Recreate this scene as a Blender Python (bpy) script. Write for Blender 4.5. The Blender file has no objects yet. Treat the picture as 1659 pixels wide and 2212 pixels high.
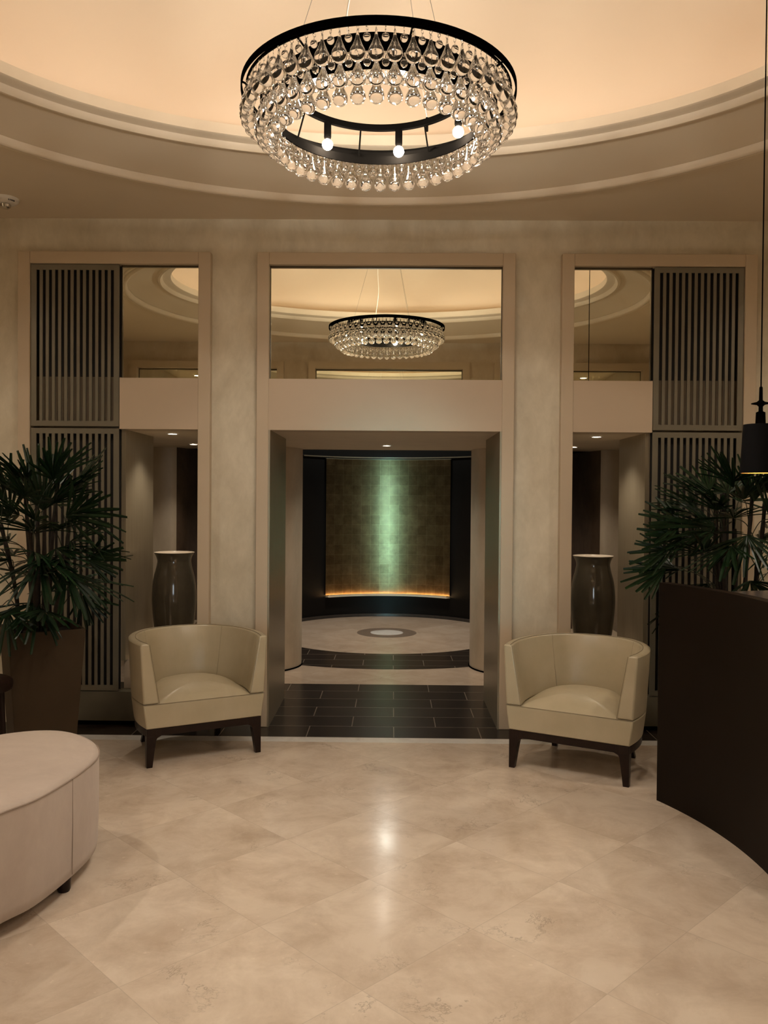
import bpy, math, random
from math import sin, cos, pi, radians as rad, sqrt
from mathutils import Vector, Matrix
random.seed(7)
S = bpy.context.scene
COL = S.collection

# ------------------------------------------------------------------ camera
cd = bpy.data.cameras.new('camera'); cam = bpy.data.objects.new('camera', cd); COL.objects.link(cam)
cd.sensor_fit = 'HORIZONTAL'; cd.sensor_width = 36.0; cd.lens = 36.0*1800/1659
cd.clip_start = 0.05; cd.clip_end = 100
cam.matrix_world = (Matrix.Translation((.055, 0, 1.55)) @ Matrix.Rotation(rad(.58), 4, 'Z')
                    @ Matrix.Rotation(rad(90-.89), 4, 'X') @ Matrix.Rotation(rad(.45), 4, 'Z'))
S.camera = cam
# ------------------------------------------------------------------ world / exposure
W = bpy.data.worlds.new('world'); S.world = W; W.use_nodes = True
W.node_tree.nodes['Background'].inputs[0].default_value = (.9, .8, .65, 1)
W.node_tree.nodes['Background'].inputs[1].default_value = .02
S.view_settings.view_transform = 'Standard'; S.view_settings.look = 'None'
S.view_settings.exposure = 0.08; S.view_settings.gamma = 1.0; S.view_settings.use_curve_mapping = False
BULB_E = 850; COVE_E = 1.9
# ------------------------------------------------------------------ large lights
def area(name, loc, size, power, col, rot=(0, 0, 0), spread=180, shape='DISK', sy=None):
    l = bpy.data.lights.new(name, 'AREA'); l.shape = shape; l.size = size
    if sy: l.size_y = sy
    l.energy = power; l.color = col; l.spread = rad(spread)
    o = bpy.data.objects.new(name, l); COL.objects.link(o); o.location = loc; o.rotation_euler = rot
    return o
def spot(name, loc, power, col, angle, blend=.6, r=.03, rot=(0, 0, 0)):
    l = bpy.data.lights.new(name, 'SPOT'); l.energy = power; l.color = col; l.spot_size = rad(angle)
    l.spot_blend = blend; l.shadow_soft_size = r
    o = bpy.data.objects.new(name, l); COL.objects.link(o); o.location = loc; o.rotation_euler = rot
    return o
WARM = (1, .78, .52)
# daylight from far behind the camera, part of it narrowed to a beam
area('entrance_streak_beam', (.05, -4.3, 1.1), .5, 2.4, (.32, .90, 1.0), (rad(90), 0, rad(0)), spread=9, shape='RECTANGLE', sy=1.3)  # narrow teal beam shaped to put a streak on the gold panel
area('entrance_skylight', (.1, -4.35, 1.6), 1.6, 22, (.80, .92, 1.0), (rad(90), 0, rad(0)), spread=120, shape='RECTANGLE', sy=1.9)
# fill lamps added behind the camera to light the pilaster fronts
for x in (-1.2, 1.2):
    area('vestibule_fill', (x, -1.6, 3.3), .5, 24, (1, .88, .72))

# ------------------------------------------------------------------ helpers
class MB:
    def __init__(s): s.v = []; s.f = []; s.mi = []
    def add(s, vs, fs, m=0):
        n = len(s.v); s.v += [tuple(v) for v in vs]; s.f += [tuple(i+n for i in f) for f in fs]; s.mi += [m]*len(fs); return s
    def box(s, x0, x1, y0, y1, z0, z1, m=0):
        return s.add([(x0,y0,z0),(x1,y0,z0),(x1,y1,z0),(x0,y1,z0),(x0,y0,z1),(x1,y0,z1),(x1,y1,z1),(x0,y1,z1)],
              [(0,3,2,1),(4,5,6,7),(0,1,5,4),(1,2,6,5),(2,3,7,6),(3,0,4,7)], m)
    def loft(s, rings, closed=True, cap0=False, cap1=False, m=0):
        n = len(rings[0]); vs = [p for r in rings for p in r]; fs = []
        for i in range(len(rings)-1):
            for j in range(n if closed else n-1):
                k = (j+1) % n
                fs.append((i*n+j, i*n+k, (i+1)*n+k, (i+1)*n+j))
        if cap0: fs.append(tuple(range(n-1, -1, -1)))
        if cap1: fs.append(tuple((len(rings)-1)*n+j for j in range(n)))
        return s.add(vs, fs, m)
    def lathe(s, prof, c=(0,0,0), n=32, cap0=False, cap1=False, m=0):
        return s.loft([[(c[0]+r*cos(2*pi*j/n), c[1]+r*sin(2*pi*j/n), c[2]+z) for j in range(n)] for r, z in prof], True, cap0, cap1, m)
    def ell(s, prof, c, n=160, cap1=False, m=0):
        return s.loft([[(c[0]+a*cos(2*pi*j/n), c[1]+b*sin(2*pi*j/n), z) for j in range(n)] for a, b, z in prof], True, False, cap1, m)
    def tube(s, pts, r, n=8, closed=False, m=0, caps=True):
        P = [Vector(p) for p in pts]; N = len(P); rings = []
        up = Vector((0, 0, 1)); prev = None
        for i in range(N):
            if closed: t = P[(i+1) % N]-P[i-1]
            else: t = P[min(i+1, N-1)]-P[max(i-1, 0)]
            t.normalize()
            if prev is None:
                a = t.cross(up)
                if a.length < 1e-3: a = t.cross(Vector((1, 0, 0)))
            else:
                a = prev - t*prev.dot(t)
            a.normalize(); prev = a; b = t.cross(a)
            rr = r[i] if isinstance(r, (list, tuple)) else r
            rings.append([P[i]+a*rr*cos(2*pi*j/n)+b*rr*sin(2*pi*j/n) for j in range(n)])
        if closed:
            rings.append(rings[0]); return s.loft(rings, True, m=m)
        return s.loft(rings, True, caps, caps, m)
    def build(s, name, mat, parent=None, smooth=False, bevel=0, loc=None, recalc=True, angle=40, bseg=2):
        me = bpy.data.meshes.new(name); me.from_pydata(s.v, [], s.f)
        mats = mat if isinstance(mat, (list, tuple)) else [mat]
        for m in mats: me.materials.append(m)
        for p, m in zip(me.polygons, s.mi): p.material_index = m
        if recalc:
            import bmesh
            bm = bmesh.new(); bm.from_mesh(me); bmesh.ops.recalc_face_normals(bm, faces=bm.faces); bm.to_mesh(me); bm.free()
        if smooth:
            for p in me.polygons: p.use_smooth = True
            try: me.set_sharp_from_angle(angle=rad(angle))
            except Exception: pass
        me.update()
        o = bpy.data.objects.new(name, me); COL.objects.link(o)
        if parent: o.parent = parent
        if loc: o.location = loc
        if bevel:
            b = o.modifiers.new('bevel', 'BEVEL'); b.width = bevel; b.segments = bseg; b.limit_method = 'ANGLE'; b.angle_limit = rad(40)
        return o
def tag(o, label, cat=None, group=None, kind=None):
    if label: o['label'] = label
    if cat: o['category'] = cat
    if group: o['group'] = group
    if kind: o['kind'] = kind
    return o
def struct(o): o['kind'] = 'structure'; return o
def empty(name, loc, rz=0, **k):
    o = bpy.data.objects.new(name, None); COL.objects.link(o); o.location = loc; o.rotation_euler = (0, 0, rz)
    o.empty_display_size = .1
    if k: tag(o, **k)
    return o
def copy_tree(o, parent=None):
    c = o.copy(); COL.objects.link(c); c.parent = parent
    for ch in list(o.children): copy_tree(ch, c)
    return c
def spline(pts, n, closed=True):
    out = []; N = len(pts)
    rng = N if closed else N-1
    for i in range(rng):
        g = lambda k: pts[k % N] if closed else pts[max(0, min(N-1, k))]
        p0, p1, p2, p3 = g(i-1), g(i), g(i+1), g(i+2)
        for j in range(n):
            t = j/n
            out.append(tuple(.5*((2*b)+(-a+c)*t+(2*a-5*b+4*c-d)*t*t+(-a+3*b-3*c+d)*t**3) for a, b, c, d in zip(p0, p1, p2, p3)))
    if not closed: out.append(tuple(pts[-1]))
    return out

# ------------------------------------------------------------------ materials
def newmat(name):
    m = bpy.data.materials.new(name); m.use_nodes = True; nt = m.node_tree
    return m, nt, nt.nodes['Principled BSDF']
def nd(nt, t, **k):
    n = nt.nodes.new(t)
    for a, v in k.items(): setattr(n, a, v)
    return n
def mixc(nt, fac, a, b, mode='MIX'):
    n = nd(nt, 'ShaderNodeMix', data_type='RGBA', blend_type=mode)
    def put(sock, v):
        if isinstance(v, (int, float)): sock.default_value = v
        elif isinstance(v, tuple): sock.default_value = (*v, 1) if len(v) == 3 else v
        else: nt.links.new(v, sock)
    put(n.inputs[0], fac); put(n.inputs[6], a); put(n.inputs[7], b)
    return n.outputs[2]
def ramp(nt, src, stops):
    r = nd(nt, 'ShaderNodeValToRGB'); e = r.color_ramp.elements
    e[0].position = stops[0][0]; e[0].color = (*stops[0][1], 1); e[1].position = stops[-1][0]; e[1].color = (*stops[-1][1], 1)
    for p, c in stops[1:-1]:
        x = e.new(p); x.color = (*c, 1)
    nt.links.new(src, r.inputs[0]); return r.outputs[0]
def mapr(nt, src, a, b, c, d):
    r = nd(nt, 'ShaderNodeMapRange'); nt.links.new(src, r.inputs[0])
    for i, v in enumerate((a, b, c, d)): r.inputs[i+1].default_value = v
    return r.outputs[0]
def noise(nt, vec, scale, detail=4, rough=.55, dist=0):
    n = nd(nt, 'ShaderNodeTexNoise'); n.inputs['Scale'].default_value = scale; n.inputs['Detail'].default_value = detail
    n.inputs['Roughness'].default_value = rough; n.inputs['Distortion'].default_value = dist
    nt.links.new(vec, n.inputs['Vector']); return n.outputs['Fac']
def coords(nt): return nd(nt, 'ShaderNodeTexCoord').outputs['Object']
def bump(nt, b, h, strength=.2, dist=.01):
    n = nd(nt, 'ShaderNodeBump'); n.inputs['Strength'].default_value = strength; n.inputs['Distance'].default_value = dist
    nt.links.new(h, n.inputs['Height']); nt.links.new(n.outputs[0], b.inputs['Normal'])
def plain(name, col, rough=.5, metal=0, spec=.5, var=.08, vs=6, bmp=0, bs=60, coat=0):
    m, nt, b = newmat(name); v = coords(nt)
    n = noise(nt, v, vs)
    lo = tuple(c*(1-var) for c in col); hi = tuple(min(1, c*(1+var)) for c in col)
    nt.links.new(ramp(nt, n, [(.3, lo), (.7, hi)]), b.inputs['Base Color'])
    b.inputs['Roughness'].default_value = rough; b.inputs['Metallic'].default_value = metal
    b.inputs['Specular IOR Level'].default_value = spec
    if coat: b.inputs['Coat Weight'].default_value = coat; b.inputs['Coat Roughness'].default_value = .1
    if bmp: bump(nt, b, noise(nt, v, bs, 3), bmp, .003)
    return m
def emit(name, col, e):
    m, nt, b = newmat(name)
    b.inputs['Base Color'].default_value = (*col, 1); b.inputs['Emission Color'].default_value = (*col, 1)
    b.inputs['Emission Strength'].default_value = e; return m
def plaster(name, c1, c2, c3, scale=1.6):
    m, nt, b = newmat(name); v = coords(nt)
    mp = nd(nt, 'ShaderNodeMapping'); mp.inputs['Scale'].default_value = (1, 1, .6); nt.links.new(v, mp.inputs[0])
    n1 = noise(nt, mp.outputs[0], scale, 8, .62, .6); n2 = noise(nt, mp.outputs[0], scale*6, 6, .7, .4)
    a = ramp(nt, n1, [(.32, c1), (.5, c2), (.68, c3)])
    d = mixc(nt, .35, a, ramp(nt, n2, [(.3, c1), (.7, c3)]))
    nt.links.new(d, b.inputs['Base Color']); b.inputs['Roughness'].default_value = .5
    bump(nt, b, n2, .12, .004); return m
def marble_tiles(name, base, dark, light, tile=.545, ox=.185, rot=True, rough=.17):
    m, nt, b = newmat(name); v = coords(nt)
    mp = nd(nt, 'ShaderNodeMapping'); mp.vector_type = 'POINT'
    mp.inputs['Rotation'].default_value = (0, 0, -pi/4 if rot else 0); mp.inputs['Location'].default_value = (-ox, -ox-.04, 0)
    nt.links.new(v, mp.inputs[0])
    sc = nd(nt, 'ShaderNodeVectorMath', operation='SCALE'); sc.inputs[3].default_value = 1/tile; nt.links.new(mp.outputs[0], sc.inputs[0])
    fl = nd(nt, 'ShaderNodeVectorMath', operation='FLOOR'); nt.links.new(sc.outputs[0], fl.inputs[0])
    fr = nd(nt, 'ShaderNodeVectorMath', operation='FRACTION'); nt.links.new(sc.outputs[0], fr.inputs[0])
    fl0 = nd(nt, 'ShaderNodeVectorMath', operation='MULTIPLY'); fl0.inputs[1].default_value = (1, 1, 0); nt.links.new(fl.outputs[0], fl0.inputs[0])
    wn = nd(nt, 'ShaderNodeTexWhiteNoise', noise_dimensions='3D'); nt.links.new(fl0.outputs[0], wn.inputs['Vector'])
    off = nd(nt, 'ShaderNodeVectorMath', operation='SCALE'); off.inputs[3].default_value = 13.0; nt.links.new(wn.outputs['Color'], off.inputs[0])
    vv = nd(nt, 'ShaderNodeVectorMath', operation='ADD'); nt.links.new(v, vv.inputs[0]); nt.links.new(off.outputs[0], vv.inputs[1])
    n1 = noise(nt, vv.outputs[0], 4.2, 10, .68, .35)
    c = ramp(nt, n1, [(.34, dark), (.50, base), (.60, light)])
    nb = noise(nt, vv.outputs[0], 1.3, 6, .6, .3)
    c = mixc(nt, .4, c, ramp(nt, nb, [(.38, dark), (.5, base), (.62, light)]))
    tone = mapr(nt, wn.outputs['Value'], 0, 1, .965, 1.03)
    hs = nd(nt, 'ShaderNodeHueSaturation'); nt.links.new(tone, hs.inputs['Value']); nt.links.new(c, hs.inputs['Color'])
    # thin brown broken veins
    nv = noise(nt, vv.outputs[0], 2.6, 9, .72, .4)
    ab = nd(nt, 'ShaderNodeMath', operation='SUBTRACT'); nt.links.new(nv, ab.inputs[0]); ab.inputs[1].default_value = .5
    ab2 = nd(nt, 'ShaderNodeMath', operation='ABSOLUTE'); nt.links.new(ab.outputs[0], ab2.inputs[0])
    vein = mapr(nt, ab2.outputs[0], 0, .011, 1, 0)
    gate = mapr(nt, noise(nt, vv.outputs[0], 3.1, 3), .54, .66, 0, .6)
    mu = nd(nt, 'ShaderNodeMath', operation='MULTIPLY'); nt.links.new(vein, mu.inputs[0]); nt.links.new(gate, mu.inputs[1])
    c2 = mixc(nt, mu.outputs[0], hs.outputs[0], tuple(x*.5 for x in dark))
    # speckles
    sp = mapr(nt, noise(nt, vv.outputs[0], 26, 3, .6), .68, .74, 0, .4)
    c3 = mixc(nt, sp, c2, tuple(min(1, x*1.12) for x in light))
    # joints
    sx = nd(nt, 'ShaderNodeSeparateXYZ'); nt.links.new(fr.outputs[0], sx.inputs[0])
    def edge(o):
        a = nd(nt, 'ShaderNodeMath', operation='SUBTRACT'); nt.links.new(o, a.inputs[0]); a.inputs[1].default_value = .5
        q = nd(nt, 'ShaderNodeMath', operation='ABSOLUTE'); nt.links.new(a.outputs[0], q.inputs[0]); return q.outputs[0]
    mx = nd(nt, 'ShaderNodeMath', operation='MAXIMUM'); nt.links.new(edge(sx.outputs[0]), mx.inputs[0]); nt.links.new(edge(sx.outputs[1]), mx.inputs[1])
    j = mapr(nt, mx.outputs[0], .4960, .4985, 0, .38)
    c4 = mixc(nt, j, c3, tuple(x*.62 for x in base))
    nt.links.new(c4, b.inputs['Base Color'])
    nt.links.new(mapr(nt, n1, .3, .7, rough+.05, rough-.03), b.inputs['Roughness'])
    b.inputs['Specular IOR Level'].default_value = .45
    return m
def dark_tiles(name):
    m, nt, b = newmat(name); v = coords(nt)
    mp = nd(nt, 'ShaderNodeMapping'); mp.inputs['Location'].default_value = (.21, -5.39, 0); nt.links.new(v, mp.inputs[0])
    br = nd(nt, 'ShaderNodeTexBrick'); nt.links.new(mp.outputs[0], br.inputs[0]); br.offset = .5
    br.inputs['Scale'].default_value = 1; br.inputs['Brick Width'].default_value = .57; br.inputs['Row Height'].default_value = .26
    br.inputs['Mortar Size'].default_value = .0035; br.inputs['Mortar Smooth'].default_value = .1
    br.inputs['Color1'].default_value = (.026, .019, .015, 1); br.inputs['Color2'].default_value = (.038, .029, .023, 1)
    br.inputs['Mortar'].default_value = (.20, .165, .13, 1)
    n = noise(nt, v, 3, 6)
    nt.links.new(mixc(nt, .5, br.outputs[0], ramp(nt, n, [(.3, (.55, .55, .55)), (.7, (1, 1, 1))]), 'MULTIPLY'), b.inputs['Base Color'])
    b.inputs['Roughness'].default_value = .26; b.inputs['Specular IOR Level'].default_value = .2
    return m

M = {}
M['plaster'] = plaster('venetian_plaster', (.47, .38, .265), (.57, .47, .345), (.66, .56, .43))
M['plaster2'] = plaster('pilaster_plaster', (.50, .44, .32), (.64, .57, .435), (.76, .69, .545), 2.2)
M['ceil'] = plain('ceiling_paint', (.68, .58, .44), .6, var=.03, vs=1.2)
M['dome'] = plain('dome_paint', (.70, .585, .445), .6, var=.02, vs=1)
M['lip'] = plain('cornice_paint', (.72, .62, .48), .5, var=.03)
M['frame'] = plain('painted_casing', (.54, .44, .315), .45, var=.03, vs=2, bmp=.05, bs=90)
M['header'] = plain('painted_header', (.52, .415, .30), .5, var=.03, vs=2)
M['soffit'] = plain('soffit_paint', (.66, .56, .43), .6, var=.04)
M['mirror'], nt_, b_ = newmat('mirror_glass')
b_.inputs['Base Color'].default_value = (.80, .80, .68, 1); b_.inputs['Metallic'].default_value = 1; b_.inputs['Roughness'].default_value = .0
M['bronze_frame'] = plain('bronze_channel', (.12, .10, .07), .3, .8)
M['slat'] = plain('slat_lacquer', (.185, .168, .125), .35, .25, var=.05)
M['backtan'] = plain('tan_backing_board', (.16, .12, .075), .6)
M['plinth'] = plain('plinth_paint', (.13, .115, .08), .5, var=.06)
M['black'] = plain('void_darkness', (.008, .006, .004), .7)  # black stands in for the dark void behind the slats
M['floor'] = marble_tiles('cream_marble', (.66, .55, .44), (.50, .395, .30), (.75, .645, .53))
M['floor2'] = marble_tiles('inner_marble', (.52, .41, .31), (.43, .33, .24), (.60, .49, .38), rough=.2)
M['dtile'] = dark_tiles('dark_stone_tile')
M['strip'] = plaster('white_marble', (.62, .60, .56), (.80, .78, .73), (.84, .82, .78), 5)
M['strip'].node_tree.nodes['Principled BSDF'].inputs['Roughness'].default_value = .15
M['leather'], nt_, b_ = newmat('cream_leather')
v_ = coords(nt_); n_ = noise(nt_, v_, 5, 5)
nt_.links.new(ramp(nt_, n_, [(.3, (.43, .365, .24)), (.7, (.50, .43, .295))]), b_.inputs['Base Color'])
b_.inputs['Roughness'].default_value = .36
nw_ = nd(nt_, 'ShaderNodeMapping'); nw_.inputs['Scale'].default_value = (9, 9, 1.6); nt_.links.new(v_, nw_.inputs[0])
bump(nt_, b_, noise(nt_, nw_.outputs[0], 1.3, 3, .5, .5), .25, .012)
M['seam'] = plain('leather_seam', (.24, .19, .12), .6)
M['wood'] = plain('espresso_wood', (.016, .008, .006), .3, var=.25, vs=12, spec=.22)
M['desk'] = plain('dark_desk_veneer', (.010, .0062, .004), .5, spec=.12, var=.12, vs=3)
M['desktop'] = plain('desk_stone_top', (.07, .055, .05), .22, var=.2, vs=30)
M['suede'] = plaster('taupe_suede', (.46, .38, .325), (.54, .45, .39), (.60, .51, .44), 2.2)
bS = M['suede'].node_tree.nodes['Principled BSDF']; bS.inputs['Roughness'].default_value = .85; bS.inputs['Sheen Weight'].default_value = .25
M['suedeseam'] = plain('suede_piping', (.34, .27, .22), .8)
M['planter'] = plain('bronze_planter', (.050, .033, .018), .55, 0, .2, var=.1, vs=4)
M['soil'] = plain('potting_soil', (.02, .014, .009), .95, var=.5, vs=60, bmp=.6, bs=80)
M['cane'] = plain('palm_cane', (.016, .011, .007), .8, var=.4, vs=40, bmp=.5, bs=80)
M['leaf'] = plain('palm_leaf', (.008, .024, .008), .36, var=.4, vs=9, spec=.28)
M['petiole'] = plain('palm_petiole', (.014, .022, .009), .5)
M['vase'] = plain('glazed_taupe', (.060, .048, .032), .09, var=.15, vs=7, spec=.6, coat=.6)
M['vasein'] = plain('glazed_cream', (.72, .62, .50), .2)
M['dkbronze'] = plain('dark_bronze', (.0014, .0012, .001), .8, 0, 0)
M['cable'] = plain('steel_cable', (.35, .33, .30), .3, .8)
M['shade'] = plain('black_shade', (.004, .004, .005), .8, spec=.12, bmp=.1)
M['shadein'] = plain('shade_lining', (.75, .55, .28), .4, .5)
M['white'] = plain('white_plastic', (.75, .70, .62), .4, var=.02)
M['chrome'] = plain('chrome', (.6, .58, .55), .1, 1)
M['bulb'] = emit('bulb_glow', (1, .895, .765), BULB_E)
M['dl'] = emit('downlight_lens', (1, .93, .80), 14)
M['coollens'] = emit('cool_lens', (1, .98, .86), 170)
M['cove'] = emit('cove_led', (1, .72, .50), COVE_E)
M['led'] = emit('panel_led', (1, .70, .36), 26)
M['shadebulb'] = emit('pendant_bulb', (1, .68, .32), 60)
M['glass'], nt_, b_ = newmat('crystal_glass')
b_.inputs['Base Color'].default_value = (1, 1, 1, 1); b_.inputs['Transmission Weight'].default_value = 1
b_.inputs['Roughness'].default_value = 0; b_.inputs['IOR'].default_value = 1.56
# brushed bronze wall panels
M['bronze'], nt_, b_ = newmat('brushed_bronze_panel')
v_ = coords(nt_); mp_ = nd(nt_, 'ShaderNodeMapping'); mp_.inputs['Scale'].default_value = (60, 60, 1); nt_.links.new(v_, mp_.inputs[0])
n_ = noise(nt_, mp_.outputs[0], 3, 3)
nt_.links.new(ramp(nt_, n_, [(.3, (.30, .255, .175)), (.7, (.37, .315, .225))]), b_.inputs['Base Color'])
b_.inputs['Metallic'].default_value = .55; b_.inputs['Roughness'].default_value = .38
# gold leaf
M['gold'], nt_, b_ = newmat('gold_leaf')
uv_ = nd(nt_, 'ShaderNodeUVMap'); br_ = nd(nt_, 'ShaderNodeTexBrick'); nt_.links.new(uv_.outputs[0], br_.inputs[0])
br_.offset = 0; br_.inputs['Scale'].default_value = 1; br_.inputs['Brick Width'].default_value = .125; br_.inputs['Row Height'].default_value = .13
br_.inputs['Mortar Size'].default_value = .0035; br_.inputs['Mortar Smooth'].default_value = .8
br_.inputs['Color1'].default_value = (.19, .12, .055, 1); br_.inputs['Color2'].default_value = (.25, .165, .08, 1); br_.inputs['Mortar'].default_value = (.31, .215, .11, 1)
v_ = coords(nt_); n_ = noise(nt_, v_, 9, 8, .7)
g_ = mixc(nt_, .85, br_.outputs[0], ramp(nt_, n_, [(.3, (.45, .42, .38)), (.7, (1.0, 1.0, 1.0))]), 'MULTIPLY')
nt_.links.new(g_, b_.inputs['Base Color']); b_.inputs['Metallic'].default_value = .85
nt_.links.new(mapr(nt_, n_, .3, .7, .30, .38), b_.inputs['Roughness']); bump(nt_, b_, n_, .05, .002)
M['rotwall'] = plain('black_lacquer_wall', (.005, .004, .0035), .5, var=.1, spec=.2)
M['rotring'] = plain('charcoal_stone', (.045, .038, .033), .3, var=.2, vs=20)
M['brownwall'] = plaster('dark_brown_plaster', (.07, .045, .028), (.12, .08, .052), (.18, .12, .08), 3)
M['medgrey'] = plain('grey_mosaic', (.17, .13, .10), .35, var=.3, vs=60)

# ------------------------------------------------------------------ dimensions
CX, CY = 0.0, 3.385             # centre of the oval ceiling
YF, YW, YP = 5.61, 5.67, 6.45   # casing face, wall face, back of the piers
ZC = 3.44
XI, X1, X2 = .785, 1.262, 2.40  # openings: centre half width; side openings from X1 to X2
YB = 1.22                       # opposite wall
XS = 3.35                       # side walls

# ------------------------------------------------------------------ floor
def poly(pts, z=0): return MB().add([(x, y, z) for x, y in pts], [tuple(range(len(pts)))])
struct(poly([(-XS, -4.6), (XS, -4.6), (XS, 5.28), (-XS, 5.28)]).build('floor', M['floor']))
struct(poly([(-XS, 5.28), (XS, 5.28), (XS, 5.385), (-XS, 5.385)]).build('trim_1', M['strip']))
struct(poly([(-XS, 5.385), (XS, 5.385), (XS, 6.94), (-XS, 6.94)]).build('floor', M['dtile']))
struct(poly([(-XS, 6.94), (XS, 6.94), (XS, 12), (-XS, 12)]).build('floor', M['floor2']))
RC = (0, 9.65)                  # rotunda centre
def disc(r0, r1, z, n=96):
    mb = MB()
    if r0 == 0: mb.add([(RC[0]+r1*cos(2*pi*j/n), RC[1]+r1*sin(2*pi*j/n), z) for j in range(n)], [tuple(range(n))])
    else: mb.loft([[(RC[0]+r*cos(2*pi*j/n), RC[1]+r*sin(2*pi*j/n), z) for j in range(n)] for r in (r0, r1)])
    return mb
struct(disc(1.34, 2.09, .0015).build('floor', M['dtile']))
struct(disc(.19, .345, .0015).build('trim_2', M['medgrey']))
struct(disc(0, .19, .0015).build('trim_3', M['strip']))

# ------------------------------------------------------------------ walls
mb = MB()
T = 3.12
mb.box(-XS, XS, YW, YW+.2, T, 3.9)
for s in (-1, 1):
    a, b = sorted((s*XI, s*X1)); mb.box(a, b, YW, YP, 0, T)
    a, b = sorted((s*X2, s*XS)); mb.box(a, b, YW, YP, 0, T)
struct(mb.build('wall_front', M['plaster2']))
struct(MB().box(-XS-.1, -XS, -4.7, YW, 0, 3.9).build('wall_left', M['plaster']))
struct(MB().box(XS, XS+.1, -4.7, YW, 0, 3.9).build('wall_right', M['plaster']))
struct(MB().box(-XS, XS, -4.8, -4.6, 0, 3.6).build('wall_behind', M['plaster']))
# opposite wall (seen in the mirrors), open in the middle where the photographer stands
mb = MB(); mb.box(-XS, XS, YB-.2, YB, T, 3.9)
for s in (-1, 1):
    a, b = sorted((s*.89, s*1.35)); mb.box(a, b, YB-.35, YB, 0, T)
    a, b = sorted((s*3.05, s*XS)); mb.box(a, b, YB-.35, YB, 0, T)
    a, b = sorted((s*1.35, s*3.05)); mb.box(a, b, YB-.35, YB-.1, 0, T)
struct(mb.build('wall_back', M['plaster']))
mb = MB(); mb.box(-.89, .89, YB-.3, YB-.02, 2.32, 2.62); struct(mb.build('trim_4', M['header']))
def casing(x0, x1, y0, y1, z0, z1, w=.082):
    m = MB(); m.box(x0-w, x0, y0, y1, z0, z1+w); m.box(x1, x1+w, y0, y1, z0, z1+w); m.box(x0, x1, y0, y1, z1, z1+w)
    # reveal lining
    return m
struct(casing(-XI, XI, YF, YW, 0, T).build('trim_5', M['frame'], bevel=.004))
struct(casing(-X2, -X1, YF, YW, 0, T).build('trim_6', M['frame'], bevel=.004))
struct(casing(X1, X2, YF, YW, 0, T).build('trim_7', M['frame'], bevel=.004))
struct(casing(-.89, .89, YB, YB+.05, 0, T).build('trim_8', M['frame']))
struct(casing(-3.05, -1.35, YB, YB+.05, 0, T).build('trim_9', M['frame']))
struct(casing(1.35, 3.05, YB, YB+.05, 0, T).build('trim_10', M['frame']))
# header boxes over the three openings
XB = 1.795                       # inner edge of the slatted screens
struct(MB().box(-XI, XI, YF+.008, YW+.12, 2.01, 2.355).build('trim_11', M['header']))
struct(MB().box(-XB+.002, -X1, YF+.006, YW+.12, 2.01, 2.355).build('trim_12', M['header']))
struct(MB().box(X1, XB-.002, YF+.006, YW+.12, 2.01, 2.355).build('trim_13', M['header']))
# soffit over the passage and the niches
mb = MB()
for a, b in ((-XI, XI), (-X2, -X1), (X1, X2)): mb.box(a, b, YW+.12, YP, 2.01, 2.2)
mb.box(-XS, XS, YP, 7.82, 2.01, 2.2)
struct(mb.build('ceiling', M['soffit']))
# bronze jamb panels
for i, (x0, x1) in enumerate(((-XI, -XI+.012), (XI-.012, XI), (-XB, -XB+.03), (XB-.03, XB))):
    z0 = 0 if i < 2 else .43
    struct(MB().box(x0, x1, YF+.003 if i < 2 else YW, YP if i < 2 else 6.32, z0, 2.01).build('trim_%d' % (14+i), M['bronze']))
# ceiling: flat field with oval opening, sloped band, mouldings, dome
A0, B0 = 2.48, 2.0; A1, B1 = 2.12, 1.50; A2, B2 = 2.035, 1.425
n = 160; mb = MB()
ring = [(CX+A0*cos(2*pi*j/n), CY+B0*sin(2*pi*j/n), ZC) for j in range(n)]
def boxpt(t):
    c, s_ = cos(t), sin(t); dx = XS; k = []
    if abs(c) > 1e-9: k.append(((XS if c > 0 else -XS)-CX)/c)
    if abs(s_) > 1e-9: k.append(((YW if s_ > 0 else YB)-CY)/s_)
    q = min(x for x in k if x > 0); return (CX+q*c, CY+q*s_, ZC)
mb.loft([ring, [boxpt(2*pi*j/n) for j in range(n)]])
for (cx_, cy_) in ((XS, YW), (-XS, YW), (-XS, YB), (XS, YB)):
    js = [math.atan2(cy_-CY, cx_-CX) % (2*pi)]; j = int(js[0]/(2*pi)*n)
    mb.add([boxpt(2*pi*j/n), (cx_, cy_, ZC), boxpt(2*pi*((j+1) % n)/n)], [(0, 1, 2)])
struct(mb.build('ceiling', M['ceil'], recalc=False))
struct(MB().box(-XS, XS, -4.6, YB-.2, 3.44, 3.5).build('ceiling', M['ceil']))
mb = MB()   # band between the mouldings, slightly coved
prof = []
for i in range(9):
    t = i/8; prof.append((A0-.05+(A1-A0+.05)*t, B0-.05+(B1-B0+.05)*t, 3.455+.10*sin(t*pi/2)))
mb.ell(prof, (CX, CY)); struct(mb.build('ceiling', M['ceil'], smooth=True))
mb = MB()   # lower bead moulding
mb.ell([(A0+.012, B0+.012, 3.441), (A0+.010, B0+.010, 3.432), (A0, B0, 3.428), (A0-.012, B0-.012, 3.432), (A0-.016, B0-.016, 3.442),
        (A0-.024, B0-.024, 3.442), (A0-.03, B0-.03, 3.424), (A0-.048, B0-.048, 3.420), (A0-.064, B0-.064, 3.430), (A0-.07, B0-.07, 3.462)], (CX, CY))
struct(mb.build('trim_20', M['lip'], smooth=True, angle=60))
mb = MB()   # upper cornice lip
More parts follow.
